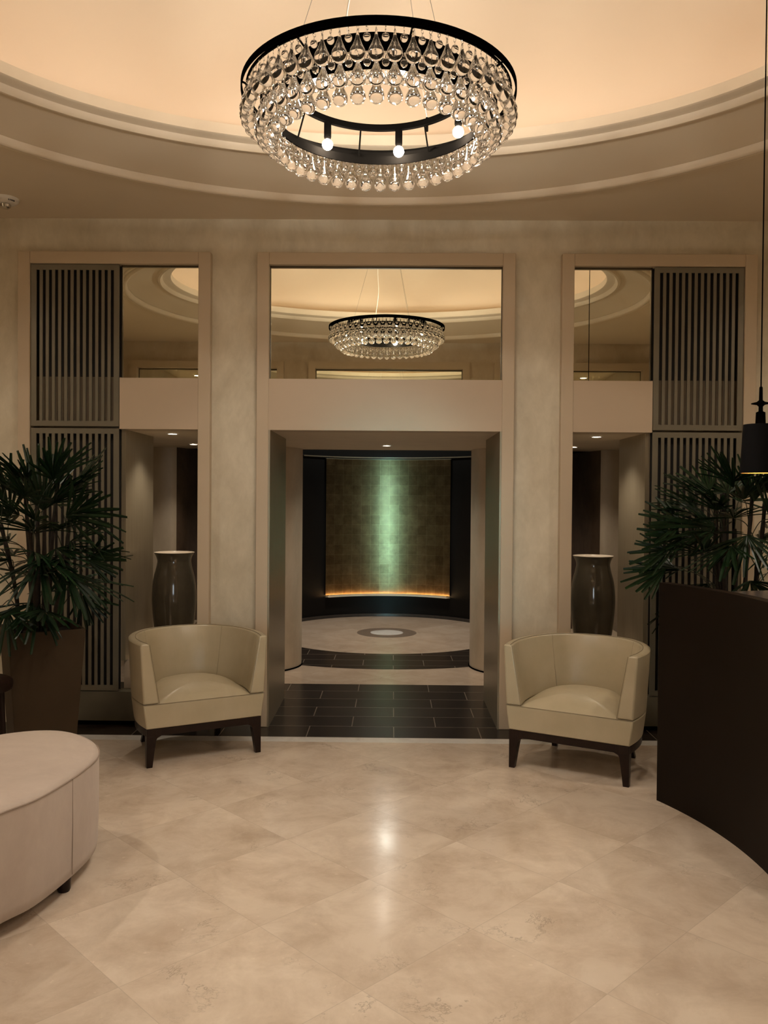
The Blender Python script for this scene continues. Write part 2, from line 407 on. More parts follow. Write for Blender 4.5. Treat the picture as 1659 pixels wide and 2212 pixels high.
mb.ell([(A1+.045, B1+.045, 3.552), (A1+.03, B1+.03, 3.535), (A1+.012, B1+.012, 3.533), (A1, B1, 3.545), (A1-.01, B1-.01, 3.566), (A1-.03, B1-.03, 3.572),
        (A2+.01, B2+.01, 3.572), (A2, B2, 3.578), (A2, B2, 3.635), (A2+.03, B2+.03, 3.635), (A2+.03, B2+.03, 3.60), (A2+.32, B2+.32, 3.60)], (CX, CY))
struct(mb.build('trim_21', M['lip'], smooth=True, angle=35))
mb = MB()   # dome
prof = [(A2+.32, B2+.32, 3.60), (A2+.32, B2+.32, 3.72)]
for i in range(1, 15):
    t = i/14*pi/2; k = cos(t)
    prof.append((.05+(A2+.27)*k, .05+(B2+.27)*k, 3.72+.62*sin(t)))
mb.ell(prof, (CX, CY), cap1=True); struct(mb.build('ceiling', M['dome'], smooth=True, recalc=False))
mb = MB(); mb.ell([(A2+.15, B2+.15, 3.612), (A2+.19, B2+.19, 3.612), (A2+.19, B2+.19, 3.624), (A2+.15, B2+.15, 3.624), (A2+.15, B2+.15, 3.612)], (CX, CY), n=120)
tag(mb.build('cove_light', M['cove']), 'warm light strip hidden behind the oval cornice of the ceiling', 'light')

# ------------------------------------------------------------------ rotunda beyond
def arc(r, a0, a1, n=48): return [(RC[0]+r*sin(rad(a0+(a1-a0)*i/n)), RC[1]+r*cos(rad(a0+(a1-a0)*i/n))) for i in range(n+1)]
R = 1.385
A = arc(R, -128, 128, 80); mb = MB()
mb.loft([[(x, y, z) for x, y in A] for z in (0, 2.75)], closed=False)
A_ = arc(R+.1, -128, 128, 80); mb.loft([[(x, y, z) for x, y in A_] for z in (0, 2.75)], closed=False)
struct(mb.build('wall_rotunda', M['rotwall'], smooth=True, recalc=False))
mb = MB().add([(RC[0]+1.6*cos(2*pi*j/64), RC[1]+1.6*sin(2*pi*j/64), 2.75) for j in range(64)], [tuple(range(64))])
struct(mb.build('ceiling', M['rotwall']))
A = arc(R-.002, -120, 120, 80); B = arc(R-.03, -120, 120, 80)
mb = MB(); mb.loft([[(x, y, z) for x, y in P] for P, z in ((A, .0), (B, .0), (B, .035), (A, .035))], closed=False)
struct(mb.build('baseboard_rotunda', M['rotring'], recalc=False))
B2_ = arc(R-.035, -52, 52, 60); A = arc(R-.002, -52, 52, 60)
mb = MB(); mb.loft([[(x, y, z) for x, y in P] for P, z in ((A, 2.085), (B2_, 2.085), (B2_, 2.10), (A, 2.10))], closed=False)
struct(mb.build('trim_22', M['bronze'], recalc=False))
# enclosing dark walls behind niches
struct(MB().box(-XS, XS, 7.82, 7.9, 2.01, 3.4).build('wall_beyond', M['rotwall']))
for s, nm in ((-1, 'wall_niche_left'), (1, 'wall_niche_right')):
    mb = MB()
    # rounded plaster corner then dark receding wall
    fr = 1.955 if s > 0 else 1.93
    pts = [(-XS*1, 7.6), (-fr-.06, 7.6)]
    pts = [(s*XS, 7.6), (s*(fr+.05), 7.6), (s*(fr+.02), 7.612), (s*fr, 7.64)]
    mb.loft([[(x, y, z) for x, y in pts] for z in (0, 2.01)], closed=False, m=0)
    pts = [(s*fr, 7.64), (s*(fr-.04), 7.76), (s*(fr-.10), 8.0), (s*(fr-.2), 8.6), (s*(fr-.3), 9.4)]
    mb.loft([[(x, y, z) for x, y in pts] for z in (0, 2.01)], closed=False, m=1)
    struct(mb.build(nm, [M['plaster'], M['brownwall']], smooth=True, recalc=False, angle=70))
struct(MB().box(-XS, XS, 11.3, 11.4, 0, 3.4).build('wall_far', M['rotwall']))
mb = MB(); mb.box(-XS, XS, 7.9, 11.3, 2.8, 2.9); struct(mb.build('ceiling', M['rotwall']))
# round plaster columns
for s in (-1, 1):
    mb = MB(); mb.lathe([(.45, 0), (.45, 2.01)], n=64)
    o = mb.build('column', M['plaster'], smooth=True, loc=(s*1.235, 7.75, 0))
    mb2 = MB(); mb2.lathe([(.452, .0), (.46, .0), (.46, .012), (.452, .012)], n=64); mb2.build('base_ring', M['dkbronze'], o)
    tag(o, 'round beige plaster column %s of the gold panelled rotunda' % ('left' if s < 0 else 'right'), 'column', 'round columns before the rotunda')
# gold leaf panel
aw = math.degrees(math.asin(.80/1.36))
P0 = arc(1.362, -aw, aw, 60); P1 = arc(1.384, -aw, aw, 60)
gp = empty('gold_leaf_panel', (0, 0, 0), label='tall curved gold leaf panel on the black rotunda wall', cat='wall panel')
mb = MB(); zs = [.30, 2.065]
N = len(P0); mb.loft([[(x, y, z) for x, y in P0] for z in zs], closed=False)
o = mb.build('gold_leaf_face', M['gold'], gp, smooth=True, recalc=False)
uvl = o.data.uv_layers.new(name='UVMap')
for p in o.data.polygons:
    for li in p.loop_indices:
        vi = o.data.loops[li].vertex_index; uvl.data[li].uv = ((vi % N)/(N-1)*1.72, 0 if vi < N else 1.765)
for z0, z1 in ((.27, .278), (2.065, 2.075)):
    mb = MB(); mb.loft([[(x, y, z) for x, y in P] for P, z in ((P0, z0), (P0, z1), (P1, z1), (P1, z0), (P0, z0))], closed=False)
    mb.build('panel_edge', M['bronze'], gp, recalc=False)
Pa = arc(1.280, -aw, aw, 60); Pb = arc(1.285, -aw, aw, 60)
mb = MB(); mb.loft([[(x, y, z) for x, y in P] for P, z in ((P1, .278), (Pa, .278), (Pa, .304), (Pb, .304), (Pb, .282), (P1, .282))], closed=False)
mb.build('bottom_ledge', M['lip'], gp, recalc=False)
PL = arc(1.295, -aw+1, aw-1, 60); PM = arc(1.305, -aw+1, aw-1, 60)
mb = MB(); mb.loft([[(x, y, z) for x, y in P] for P, z in ((PL, .284), (PL, .290), (PM, .290), (PM, .284))], closed=False)
mb.build('light_strip', M['led'], gp, recalc=False)

# ------------------------------------------------------------------ mirrors
def mirror(x0, x1, y, z0, z1, label, face=-1):
    e = empty('wall_mirror', ((x0+x1)/2, y, z0), label=label, cat='mirror')
    w = (x1-x0)/2; h = z1-z0
    MB().box(-w, w, -.002, .004, 0, h).build('mirror_glass', M['mirror'], e)
    f = MB(); d = -.014*(-face) if face > 0 else -.014
    y0, y1 = (-.012, 0) if face < 0 else (0, .012)
    f.box(-w, w, y0, y1, h-.012, h); f.box(-w, -w+.006, y0, y1, 0, h); f.box(w-.006, w, y0, y1, 0, h)
    f.build('mirror_frame', M['bronze_frame'], e)
    return e
mirror(-XI, XI, YW-.006, 2.33, T, 'wide mirror above the central passage reflecting the chandelier')
mirror(-XB+.004, -X1, YW-.006, 2.33, T, 'narrow mirror beside the left slatted screen, above the left vase niche')
mirror(X1, XB-.004, YW-.006, 2.33, T, 'narrow mirror beside the right slatted screen, above the right vase niche')
mirror(-.89, .89, YB-.06, 2.62, T, 'wide mirror over the opposite doorway, seen only by reflection', 1)
mirror(-3.05, -1.35, YB-.06, 2.32, T, 'wide mirror on the opposite wall, on the left plant side', 1)
mirror(1.35, 3.05, YB-.06, 2.32, T, 'wide mirror on the opposite wall, on the reception desk side', 1)

# ------------------------------------------------------------------ slatted screens
def screen(x0, x1, z0, z1, label, top):
    w = x1-x0; h = z1-z0; e = empty('slatted_screen', ((x0+x1)/2, YF+.012, z0), label=label, cat='screen', group='slatted screens of the side niches')
    mb = MB(); hw = w/2; t = .010; ns = 13; st = .0292; pitch = (w-2*.026+.0)/ns
    mb.box(-hw, hw, 0, t, 0, .036); mb.box(-hw, hw, 0, t, h-.036, h)
    # slats between the slots
    sw = .0215
    xs = -hw; edges = []
    for k in range(ns):
        c = -hw+.026+pitch*(k+.5); edges.append((c-sw/2, c+sw/2))
    cur = -hw
    for a, b in edges:
        mb.box(cur, a, 0, t, .036, h-.036); cur = b
    mb.box(cur, hw, 0, t, .036, h-.036)
    mb.build('slat_panel', M['slat'], e)
    if top:
        MB().box(-hw, hw, .05, .055, 0, .34).build('slot_backing', M['backtan'], e)
        MB().box(-hw, hw, .05, .055, .34, h).build('slot_backing', M['black'], e)  # black sheet in place of the open dark behind the slots
    else:
        MB().box(-hw, hw, .05, .055, 0, h).build('slot_backing', M['black'], e)
for s, side in ((-1, 'left'), (1, 'right')):
    a, b = sorted((s*X2, s*XB))
    a += .004; b -= .004
    near = 'left palm' if s < 0 else 'reception desk palm'
    screen(a, b, 2.027, T-.004, 'upper bronze slatted screen beside the %s side mirror' % side, True)
    screen(a, b, .235, 2.013, 'lower bronze slatted screen standing behind the %s' % near, False)
    # low wall under the screen and niche
    xa, xb = sorted((s*X2, s*X1))
    struct(MB().box(xa, xb, YF+.01, YW+.06, .03, .228).build('trim_%d' % (24 if s < 0 else 26), M['plinth']))
    struct(MB().box(xa, xb, YF+.02, YW+.05, 0, .03).build('trim_%d' % (25 if s < 0 else 27), M['dkbronze']))
    mb = MB(); xa, xb = sorted((s*(XB-.0), s*(X1+.004)))
    mb.box(xa, xb, YW+.06, YP+.02, 0, .43)
    xa, xb = sorted((s*1.98, s*1.30)); mb.box(xa, xb, YP+.02, 7.28, 0, .43)
    xa, xb = sorted((s*1.98, s*1.70)); mb.box(xa, xb, 7.28, 7.6, 0, .43)
    tag(mb.build('display_ledge', M['header'], bevel=.003), 'cream stepped ledge under the %s taupe floor vase' % side, 'ledge', 'ledges in the niches')

# ------------------------------------------------------------------ recessed downlights
def downlight(x, y, z, label, power, grp, ang=95, tilt=(0, 0, 0), r=.04):
    e = empty('recessed_downlight', (x, y, z), label=label, cat='ceiling light', group=grp)
    MB().lathe([(r*.8, -.001), (r*.8, -.006), (r*1.15, -.006), (r*1.2, -.001)], n=28).build('trim_ring', M['white'], e)
    MB().add([(r*.8*cos(2*pi*j/24), r*.8*sin(2*pi*j/24), -.003) for j in range(24)], [tuple(range(24))]).build('lens', M['dl'], e)
    if power:
        s_ = spot('downlight_beam', (x, y, z-.012), power, (1, .865, .70), ang, .8, .02 if z < 3 else .07, tilt)
g = 'downlights in the passage soffit'
downlight(.0, 7.14, 2.01, 'small round downlight in the soffit of the central passage', 20, g, 140)
downlight(-1.53, 5.98, 2.01, 'small downlight above the left floor vase', 15, g, 110)
downlight(-1.655, 7.14, 2.01, 'small downlight half hidden by the left niche casing', 14, g, 110)
downlight(1.51, 5.98, 2.01, 'small downlight above the right floor vase', 15, g, 110)
downlight(1.595, 7.14, 2.01, 'small downlight at the back of the right niche soffit', 14, g, 110)
g = 'downlights of the hall ceiling outside the picture'
for x, y, p in ((-1.9, 1.72, 62), (1.9, 1.72, 85), (-2.98, 3.9, 95), (2.98, 3.9, 95), (-1.0, 5.52, 0)):  # near pair is unseen, added to brighten the foreground floor
    if p: downlight(x, y, ZC, 'round downlight in the hall ceiling %s the %s side wall' % ('beside the middle of' if y > 3 else 'added out of view at the near end of', 'left' if x < 0 else 'right'), p, g, 150 if y > 3 else 112, r=.06)
# fill without a fixture, added for the rotunda floor; downlight by the panel
spot('rotunda_fill', (0, 9.3, 2.7), 150, (1, .86, .72), 130, .9, .06)
e_ = empty('recessed_downlight', (.0, 10.45, 2.745), label='bright round downlight in the rotunda ceiling close to the gold leaf panel', cat='ceiling light')
MB().lathe([(.06, -.001), (.06, -.006), (.08, -.006), (.084, -.001)], n=28).build('trim_ring', M['white'], e_, smooth=True)
MB().add([(.06*cos(2*pi*j/24), .06*sin(2*pi*j/24), -.003) for j in range(24)], [tuple(range(24))]).build('lens', M['coollens'], e_)

# ------------------------------------------------------------------ chandelier
ZR = 3.168; HX = -.013
ch = empty('chandelier', (HX, CY, ZR), label='round crystal drop chandelier hanging under the lit oval dome', cat='chandelier')
def band(name, r, z0, z1, t=.006, n=96):
    return MB().lathe([(r, z0), (r+t, z0), (r+t, z1), (r, z1), (r, z0)], n=n).build(name, M['dkbronze'], ch, smooth=True, angle=30)
band('outer_hoop', .544, -.009, .015); band('drop_hoop', .524, -.006, .004, .007)
band('drop_hoop', .468, -.062, -.026, .006); band('drop_hoop', .418, -.100, -.064, .006); band('bulb_hoop', .360, .028, .054, .018)
RT = [(.527, -.006), (.471, -.062), (.421, -.100)]
for k in range(8):
    a = 2*pi*(k+.3)/8; c, s_ = cos(a), sin(a)
    mb = MB(); mb.tube([(.374*c, .374*s_, .035), (.412*c, .412*s_, -.07), (.44*c, .44*s_, -.05), (.472*c, .472*s_, -.03), (.545*c, .545*s_, .0)], .004, 6)
    mb.build('bracket_arm', M['dkbronze'], ch)
def drop_mesh(L, R_):
    prof = [(.0012, 0), (.0035, -.004), (.0042, -.012), (.0046, -.022)]
    zb = -L+R_
    m = 9
    prof = [(.0012*R_/.028, -.012), (.0036*R_/.028, -.016), (.0044*R_/.028, -.026)]
    top = -.030
    for i in range(1, 6):
        t = i/6; prof.append((R_*(.15+.78*t**1.25), top+(zb+.010-top)*t))
    for i in range(m):
        t = -.25+(1.25)*i/(m-1)
        a = t*pi/2; prof.append((max(R_*cos(a), .0006), zb-R_*sin(a)))
    mb = MB(); mb.lathe(prof, n=14, cap0=True, cap1=True)
    mb.tube([(.006*cos(2*pi*j/10), 0, -.006+.006*sin(2*pi*j/10)) for j in range(10)], .0014, 5, closed=True)
    o = mb.build('glass_drop', M['glass'], None, smooth=True, angle=70)
    me = o.data; bpy.data.objects.remove(o); return me
big = drop_mesh(.122, .0285); small = drop_mesh(.050, .0135)
counts = (52, 46, 40); bigs = []; smalls = []
for ti, ((r, z), n_) in enumerate(zip(RT, counts)):
    for k in range(n_):
        a = 2*pi*(k+.5*(ti % 2))/n_; jit = random.uniform(0, pi)
        bigs.append((r*cos(a), r*sin(a), z, jit))
        a2 = a+pi/n_; smalls.append((r*cos(a2), r*sin(a2), z-.004, jit))
bigs.sort(key=lambda p: p[1]+.0*p[2]); smalls.sort(key=lambda p: p[1])
def put(name, me, L, mx):
    for i, (x, y, z, j) in enumerate(L[:mx]):
        o = bpy.data.objects.new(name, me); COL.objects.link(o); o.parent = ch; o.location = (x, y, z); o.rotation_euler = (0, 0, j)
    rest = L[mx:]
    if rest:
        mb = MB(); vs = [v.co.copy() for v in me.vertices]; fs = [tuple(p.vertices) for p in me.polygons]
        for x, y, z, j in rest:
            mt = Matrix.Translation((x, y, z)) @ Matrix.Rotation(j, 4, 'Z'); mb.add([mt @ v for v in vs], fs)
        o = mb.build(name+'s', M['glass'], ch, smooth=True, angle=70); o['kind'] = 'stuff'
me_big = big; put('glass_drop', big, bigs, 98); put('glass_bead', small, smalls, 98)
for k in range(7):
    a = rad(90-13+360*k/7)
    # angle measured so that one bulb stands just right of the far side
    x, y = .369*cos(a), .369*sin(a)
    so = MB().lathe([(.0, .03), (.016, .03), (.016, -.035), (.012, -.045), (0, -.045)], n=16).build('lamp_socket', M['dkbronze'], ch, smooth=True, loc=(x, y, 0))
    pr = [(.009, -.044)]+[(.023*sin(t), -.067+.023*cos(t)) for t in [rad(25+155*i/9) for i in range(9)]]+[(.001, -.091)]
    MB().lathe(pr, n=18, cap0=True, cap1=True).build('light_bulb', M['bulb'], so, smooth=True)
ZD = 4.335-ZR
for dg in (34, 141, 247):
    x, y = .369*sin(rad(dg)), .369*cos(rad(dg))
    MB().tube([(x, y, .05), (.03*sin(rad(dg)), .03*cos(rad(dg)), ZD-.02)], .0013, 5).build('suspension_cable', M['cable'], ch)
    MB().tube([(x, y, .0), (x, y, .06)], .006, 8).build('cable_grip', M['dkbronze'], ch)
pts = [(-.10, -.34, .05), (-.115, -.30, .15), (-.085, -.24, .40), (-.09, -.16, .65), (-.03, -.06, .95), (0, 0, ZD-.02)]
MB().tube(spline(pts, 6, False), .003, 6).build('power_cord', M['white'], ch)
MB().lathe([(0, ZD-.03), (.06, ZD-.028), (.065, ZD-.02), (.065, ZD+.02)], n=32).build('canopy', M['dkbronze'], ch, smooth=True)

# ------------------------------------------------------------------ armchairs
def chair():
    e = empty('tub_armchair', (0, 0, 0))
    half = [(-.352, 0), (-.368, .12), (-.366, .25), (-.335, .39), (-.268, .51), (-.165, .595), (0, .63)]
    full = half+[(-x, y) for x, y in half[-2::-1]]
    path = spline(full, 5, False)
    def sc(k, dy=0): return [(x*k, (y-.3)*k+.3 if y > .3 else y) for x, y in path]
    def offset(P, d):
        out = []
        for i, p in enumerate(P):
            a = P[max(i-1, 0)]; b = P[min(i+1, len(P)-1)]
            tx, ty = b[0]-a[0], b[1]-a[1]; l = sqrt(tx*tx+ty*ty); nx, ny = ty/l, -tx/l
            x, y = p[0]+nx*d, p[1]+ny*d
            if i in (0, len(P)-1): y = 0
            out.append((x, max(y, 0)))
        return out
    # base (front panel and sides below the arms)
    mb = MB(); rings = []
    for k, z in ((.95, .222), (.975, .29), (1.0, .362)):
        rings.append([(x, y, z) for x, y in sc(k)])
    mb.loft(rings, True, True, True)
    mb.build('upholstered_base', M['leather'], e, smooth=True, bevel=.006, angle=30)
    # shell: back and arms in one sweep
    P = []
    o0, o1 = sc(1.0), sc(1.05)
    i0 = offset(sc(1.0), .088); i1 = offset(sc(1.05), .050)
    # make sure the offset goes inwards
    if abs(i0[len(i0)//2][1]) > o0[len(o0)//2][1]: i0 = offset(sc(1.0), -.088); i1 = offset(sc(1.05), -.050)
    rings = []
    for j in range(len(o0)):
        a0, a1, b0, b1 = o0[j], o1[j], i0[j], i1[j]
        def L(p, q, t): return (p[0]+(q[0]-p[0])*t, p[1]+(q[1]-p[1])*t)
        sec = [(*a0, .364), (*L(a0, a1, .5), .535), (*L(a0, a1, .97), .704), (*L(a1, b1, .12), .713), (*L(a1, b1, .88), .713),
               (*L(b0, b1, .97), .704), (*L(b0, b1, .5), .545), (*b0, .38), (*L(b0, b1, 0), .364)]
        rings.append(sec)
    mb = MB(); mb.loft(rings, True, True, True)
    mb.build('curved_back', M['leather'], e, smooth=True, angle=35, bevel=.010, bseg=3)
    # seams along the top rim and down the back
    mb = MB()
    rim = [(p[0]*.2+q[0]*.8, p[1]*.2+q[1]*.8, .7135) for p, q in zip(o1, i1)]
    mb.tube(rim, .0014, 5)
    for j in (0, len(rim)-1):
        p = i1[j]; q = i0[j]
        mb.tube([(p[0], -.001, .708), (q[0], -.001, .366)], .0012, 5)
    for k in (len(i1)*10//30, len(i1)*20//30):
        p, q = i1[k], i0[k]
        mb.tube([(p[0], p[1]-.0005, .708), ((p[0]+q[0])/2, (p[1]+q[1])/2-.0005, .54), (q[0], q[1]-.0005, .40)], .0012, 5)
    mb.tube([(-.352, -.001, .363), (.352, -.001, .363)], .0015, 5)
    mb.build('seam', M['seam'], e)
    # crowned seat
    inner = [(x, y) for x, y in i0]; cx_, cy_ = 0, .20
    mb = MB(); rings = []
    ring = [(x*1.01, y) for x, y in inner]
    # close across the front
    fx0, fx1 = ring[-1][0], ring[0][0]; m = 16
    ring = ring+[(fx0+(fx1-fx0)*i/m, 0.004) for i in range(1, m)]
    for t in [0, .04, .10, .2, .35, .5, .65, .8, .92, .995]:
        zz = .362+.062*(1-(1-t)**2.4)
        r_ = [(x+(cx_-x)*t, y+(cy_-y)*t) for x, y in ring]
        rings.append([(x, y, zz+.03*min(1, y/.4)*min(1, t*5)) for x, y in r_])
    mb.loft(rings, True, False, True)
    mb.build('seat', M['leather'], e, smooth=True, angle=60)
    # wooden frame: front rail with rounded corners, curved side and back rail
    fr = sc(.94); inn = offset(fr, -.05) if offset(fr, -.05)[len(fr)//2][1] < fr[len(fr)//2][1] else offset(fr, .05)
    mb = MB(); mb.loft([[(*a, .178), (*a, .2215), (*b, .2215), (*b, .178)] for a, b in zip(fr, inn)], True, True, True)
    mb.box(-.31, .31, .004, .035, .178, .2215)
    mb.build('wooden_frame', M['wood'], e, bevel=.002)
    for s_ in (-1, 1):
        mb = MB(); x = s_*.333
        def q(cx, cy, wx, wy, z): return [(cx-wx, cy-wy, z), (cx+wx, cy-wy, z), (cx+wx, cy+wy, z), (cx-wx, cy+wy, z)]
        # front leg: outer face straight, inner face tapered with a small curved bracket at the rail
        rr = []
        for z, w in ((0, .032), (.10, .044), (.155, .052), (.168, .060), (.178, .080), (.2215, .082)):
            xo = s_*(.333); xi = s_*(.333-w)
            a, b = sorted((xo, xi)); d = min(w, .052)
            rr.append([(a, .002, z), (b, .002, z), (b, .002+d, z), (a, .002+d, z)])
        mb.loft(rr, True, True, True); mb.build('leg', M['wood'], e, bevel=.002)
        mb = MB(); rr = []
        for t in (0, .5, 1):
            z = .2*(1-t); c_x = s_*(.205+.03*t); c_y = .49+.055*t*t; w = .024-.009*t
            rr.append(q(c_x, c_y, w, w, z))
        mb.loft(rr, True, True, True); mb.build('leg', M['wood'], e, bevel=.002)
    return e
c1 = chair(); c1.location = (-1.035, 4.885, 0); c1.scale = (1.03, 1.02, 1); c1.rotation_euler = (0, 0, rad(29))
tag(c1, 'cream leather tub armchair before the left vase, nearer the ottoman', 'armchair', 'cream tub armchairs either side of the passage')
c2 = copy_tree(c1); c2.location = (1.042, 4.655, 0); c2.rotation_euler = (0, 0, rad(-28.5))
tag(c2, 'cream leather tub armchair beside the dark reception desk', 'armchair', 'cream tub armchairs either side of the passage')

# ------------------------------------------------------------------ ottoman
out = [(-1.293, 2.849), (-1.225, 2.99), (-1.183, 3.219), (-1.173, 3.433), (-1.205, 3.573), (-1.277, 3.694), (-1.39, 3.80), (-1.506, 3.85),
       (-1.63, 3.83), (-1.76, 3.74), (-1.89, 3.56), (-1.99, 3.28), (-2.03, 2.95), (-1.99, 2.62), (-1.86, 2.36), (-1.67, 2.27), (-1.49, 2.38), (-1.37, 2.62)]
C_ = (-1.6, 3.08); P = spline([(x-C_[0], y-C_[1]) for x, y in out], 6)
def ringz(k, z, d=0):
    r_ = []
    for x, y in P:
        l = sqrt(x*x+y*y); q = (l*k-d)/l; r_.append((x*q, y*q, z))
    return r_
ot = empty('ottoman', (*C_, 0), label='large rounded taupe suede ottoman cut by the left picture edge', cat='ottoman')
mb = MB(); mb.loft([ringz(1, .050, .03), ringz(1, .060, .012), ringz(1, .10, .004), ringz(1, .26), ringz(1, .44), ringz(1, .452, .002)], True, True, False)
mb.build('side_panel', M['suede'], ot, smooth=True, angle=50)
mb = MB(); mb.loft([ringz(1, .452, .002), ringz(1, .462, .008), ringz(1, .468, .03), ringz(.8, .478), ringz(.5, .486), ringz(.2, .49), ringz(.02, .49)], True, False, True)
mb.build('top_cushion', M['suede'], ot, smooth=True, angle=60)
mb = MB(); mb.tube(ringz(1, .452, -.001), .0028, 6, closed=True)
for k in (2, 11): 
    x, y = P[k*6][0], P[k*6][1]; mb.tube([(x, y, .45), (x*1.002, y*1.002, .26), (x*.998, y*.998, .075)], .0016, 5)
mb.build('piping', M['suedeseam'], ot)
for x, y in ((.375, .16), (.20, -.52), (-.18, -.62), (-.30, .1), (.02, .6)):
    MB().lathe([(.022, 0), (.026, .01), (.028, .055)], n=20, cap0=True, cap1=True).build('foot', M['wood'], ot, smooth=True, loc=(x, y, 0))

# ------------------------------------------------------------------ reception desk
dk = empty('reception_desk', (2.0, 3.6, 0), label='curved dark wood reception desk at the right picture edge', cat='reception desk')
cc = (-.205, 3.489); rr_ = 1.835
def darc(r, a0, a1, n=40): return [(cc[0]+r*cos(rad(a0+(a1-a0)*i/n))-2.0, cc[1]+r*sin(rad(a0+(a1-a0)*i/n))-3.6) for i in range(n+1)]
a0, a1 = 26.6, -14
OUT = darc(rr_, a0, a1); IN = darc(rr_+.06, a0, a1)
mb = MB(); mb.loft([[(*a, 0), (*a, 1.13), (*b, 1.13), (*b, 0)] for a, b in zip(OUT, IN)], True, True, True)
mb.build('curved_front', M['desk'], dk, smooth=True, angle=30)
IN2 = darc(rr_+.055, a0-8, a1); BK = darc(rr_+.50, a0-8, a1)
mb = MB(); mb.loft([[(*a, 1.075), (*a, 1.105), (*b, 1.105), (*b, 1.075)] for a, b in zip(IN2, BK)], True, True, True)
mb.build('counter_top', M['desktop'], dk, smooth=True, angle=30)
IN3 = darc(rr_+.06, a0-2, a1); BK3 = darc(rr_+.40, a0-9, a1)
mb = MB()
mb.loft([[(*a, 0), (*a, 1.075), (*b, 1.075), (*b, 0)] for a, b in zip(darc(rr_+.36, a0-9, a1), darc(rr_+.40, a0-9, a1))], True, True, True)
mb.build('inner_panel', M['desk'], dk, smooth=True, angle=30)
mb = MB(); p, q = OUT[0], BK[0]
p2, q2 = darc(rr_+.06, a0-4, a1)[0], BK[0]
mb.add([(*IN[0], 0), (*q, 0), (q[0], q[1]-.05, 0), (*IN[1], 0), (*IN[0], 1.074), (*q, 1.074), (q[0], q[1]-.05, 1.074), (*IN[1], 1.074)],
       [(0, 1, 2, 3), (4, 5, 6, 7), (0, 1, 5, 4), (1, 2, 6, 5), (2, 3, 7, 6), (3, 0, 4, 7)])
mb.build('end_panel', M['desk'], dk)

# ------------------------------------------------------------------ pendant lamp
pn = empty('pendant_lamp', (1.777, 3.93, 1.685), label='black shaded pendant lamp hanging over the reception desk', cat='pendant lamp')
MB().lathe([(.088, 0), (.075, .228), (.072, .228), (.085, 0), (.088, 0)], n=48).build('lamp_shade', M['shade'], pn, smooth=True, angle=30)
MB().lathe([(.0845, .001), (.0715, .227)], n=48).build('shade_lining', M['shadein'], pn, smooth=True, recalc=False)
MB().lathe([(0, .15), (.012, .15), (.024, .11), (.024, .09), (.012, .072), (0, .07)], n=20).build('light_bulb', M['shadebulb'], pn, smooth=True)
mb = MB(); mb.lathe([(0, .16), (.024, .16), (.0225, .235), (.0205, .285), (.010, .290), (.0095, .312), (.018, .320), (.042, .325), (.042, .328), (.018, .334), (.0085, .342), (.0075, .40), (.0055, .405), (0, .405)], n=32)
for k in range(3):
    a = 2*pi*k/3; mb.tube([(0, 0, .2), (.073*cos(a), .073*sin(a), .215)], .002, 6)
mb.build('stem_fitting', M['dkbronze'], pn, smooth=True, angle=40)
MB().tube([(0, 0, .40), (0, 0, 2.35)], .0032, 8).build('hanging_rod', M['dkbronze'], pn)

# ------------------------------------------------------------------ smoke detector
sd = empty('smoke_detector', (-2.42, 5.30, ZC), label='white round smoke detector on the ceiling at far left', cat='smoke detector')
MB().lathe([(.0, -.034), (.035, -.034), (.062, -.030), (.078, -.016), (.082, 0)], n=40).build('housing', M['white'], sd, smooth=True)
MB().lathe([(.030, -.033), (.034, -.040), (.030, -.056), (.018, -.064), (0, -.066)], n=28).build('sensor_dome', M['chrome'], sd, smooth=True)
mb = MB()
for k in range(5):
    a = rad(-22-7*k); mb.box(-.002, .002, -.0015, .0015, -.029, -.020); 
    for i in range(8):
        x, y, z = mb.v[-8+i]; mb.v[-8+i] = (x*cos(a)-y*sin(a)+.0735*cos(a), x*sin(a)+y*cos(a)+.0735*sin(a), z)
mb.build('vent_slot', M['dkbronze'], sd)

# ------------------------------------------------------------------ vases
def vase():
    e = empty('floor_vase', (0, 0, 0))
    pr = [(.0, 0), (.105, 0), (.112, .006), (.120, .05), (.140, .16), (.153, .27), (.160, .37), (.157, .46), (.146, .54), (.130, .60), (.121, .645), (.122, .665), (.130, .69), (.1455, .716)]
    pts = spline(pr[2:], 4, False)
    MB().lathe([(0, 0), (.105, 0)]+[tuple(p) for p in pts], n=56).build('vase_body', M['vase'], e, smooth=True, angle=50)
    inn = [(.1455, .716), (.146, .7185), (.143, .7185), (.1405, .715)]+[(r-.006, z) for r, z in [tuple(p) for p in pts[::-1]][4:20]]
    MB().lathe(inn, n=56).build('glazed_rim', M['vasein'], e, smooth=True, recalc=False, angle=60)
    return e
v1 = vase(); v1.location = (-1.545, 6.1, .43); tag(v1, 'tall glazed taupe vase in the left niche', 'vase', 'matching taupe floor vases')
v2 = copy_tree(v1); v2.location = (1.525, 6.1, .43); tag(v2, 'tall glazed taupe vase in the right niche', 'vase', 'matching taupe floor vases')

# ------------------------------------------------------------------ side table corner at far left
st = empty('side_stool', (-2.165, 4.405, 0), label='dark round topped stool between ottoman and planter, at far left', cat='stool')
MB().lathe([(0, .565), (.17, .57), (.185, .56), (.19, .54), (.185, .515), (.12, .505), (0, .505)], n=40).build('seat', M['wood'], st, smooth=True)
for k in range(4):
    a = pi/4+k*pi/2; MB().tube([(.13*cos(a), .13*sin(a), .51), (.155*cos(a), .155*sin(a), 0)], [.022, .015], 10).build('leg', M['wood'], st, smooth=True)

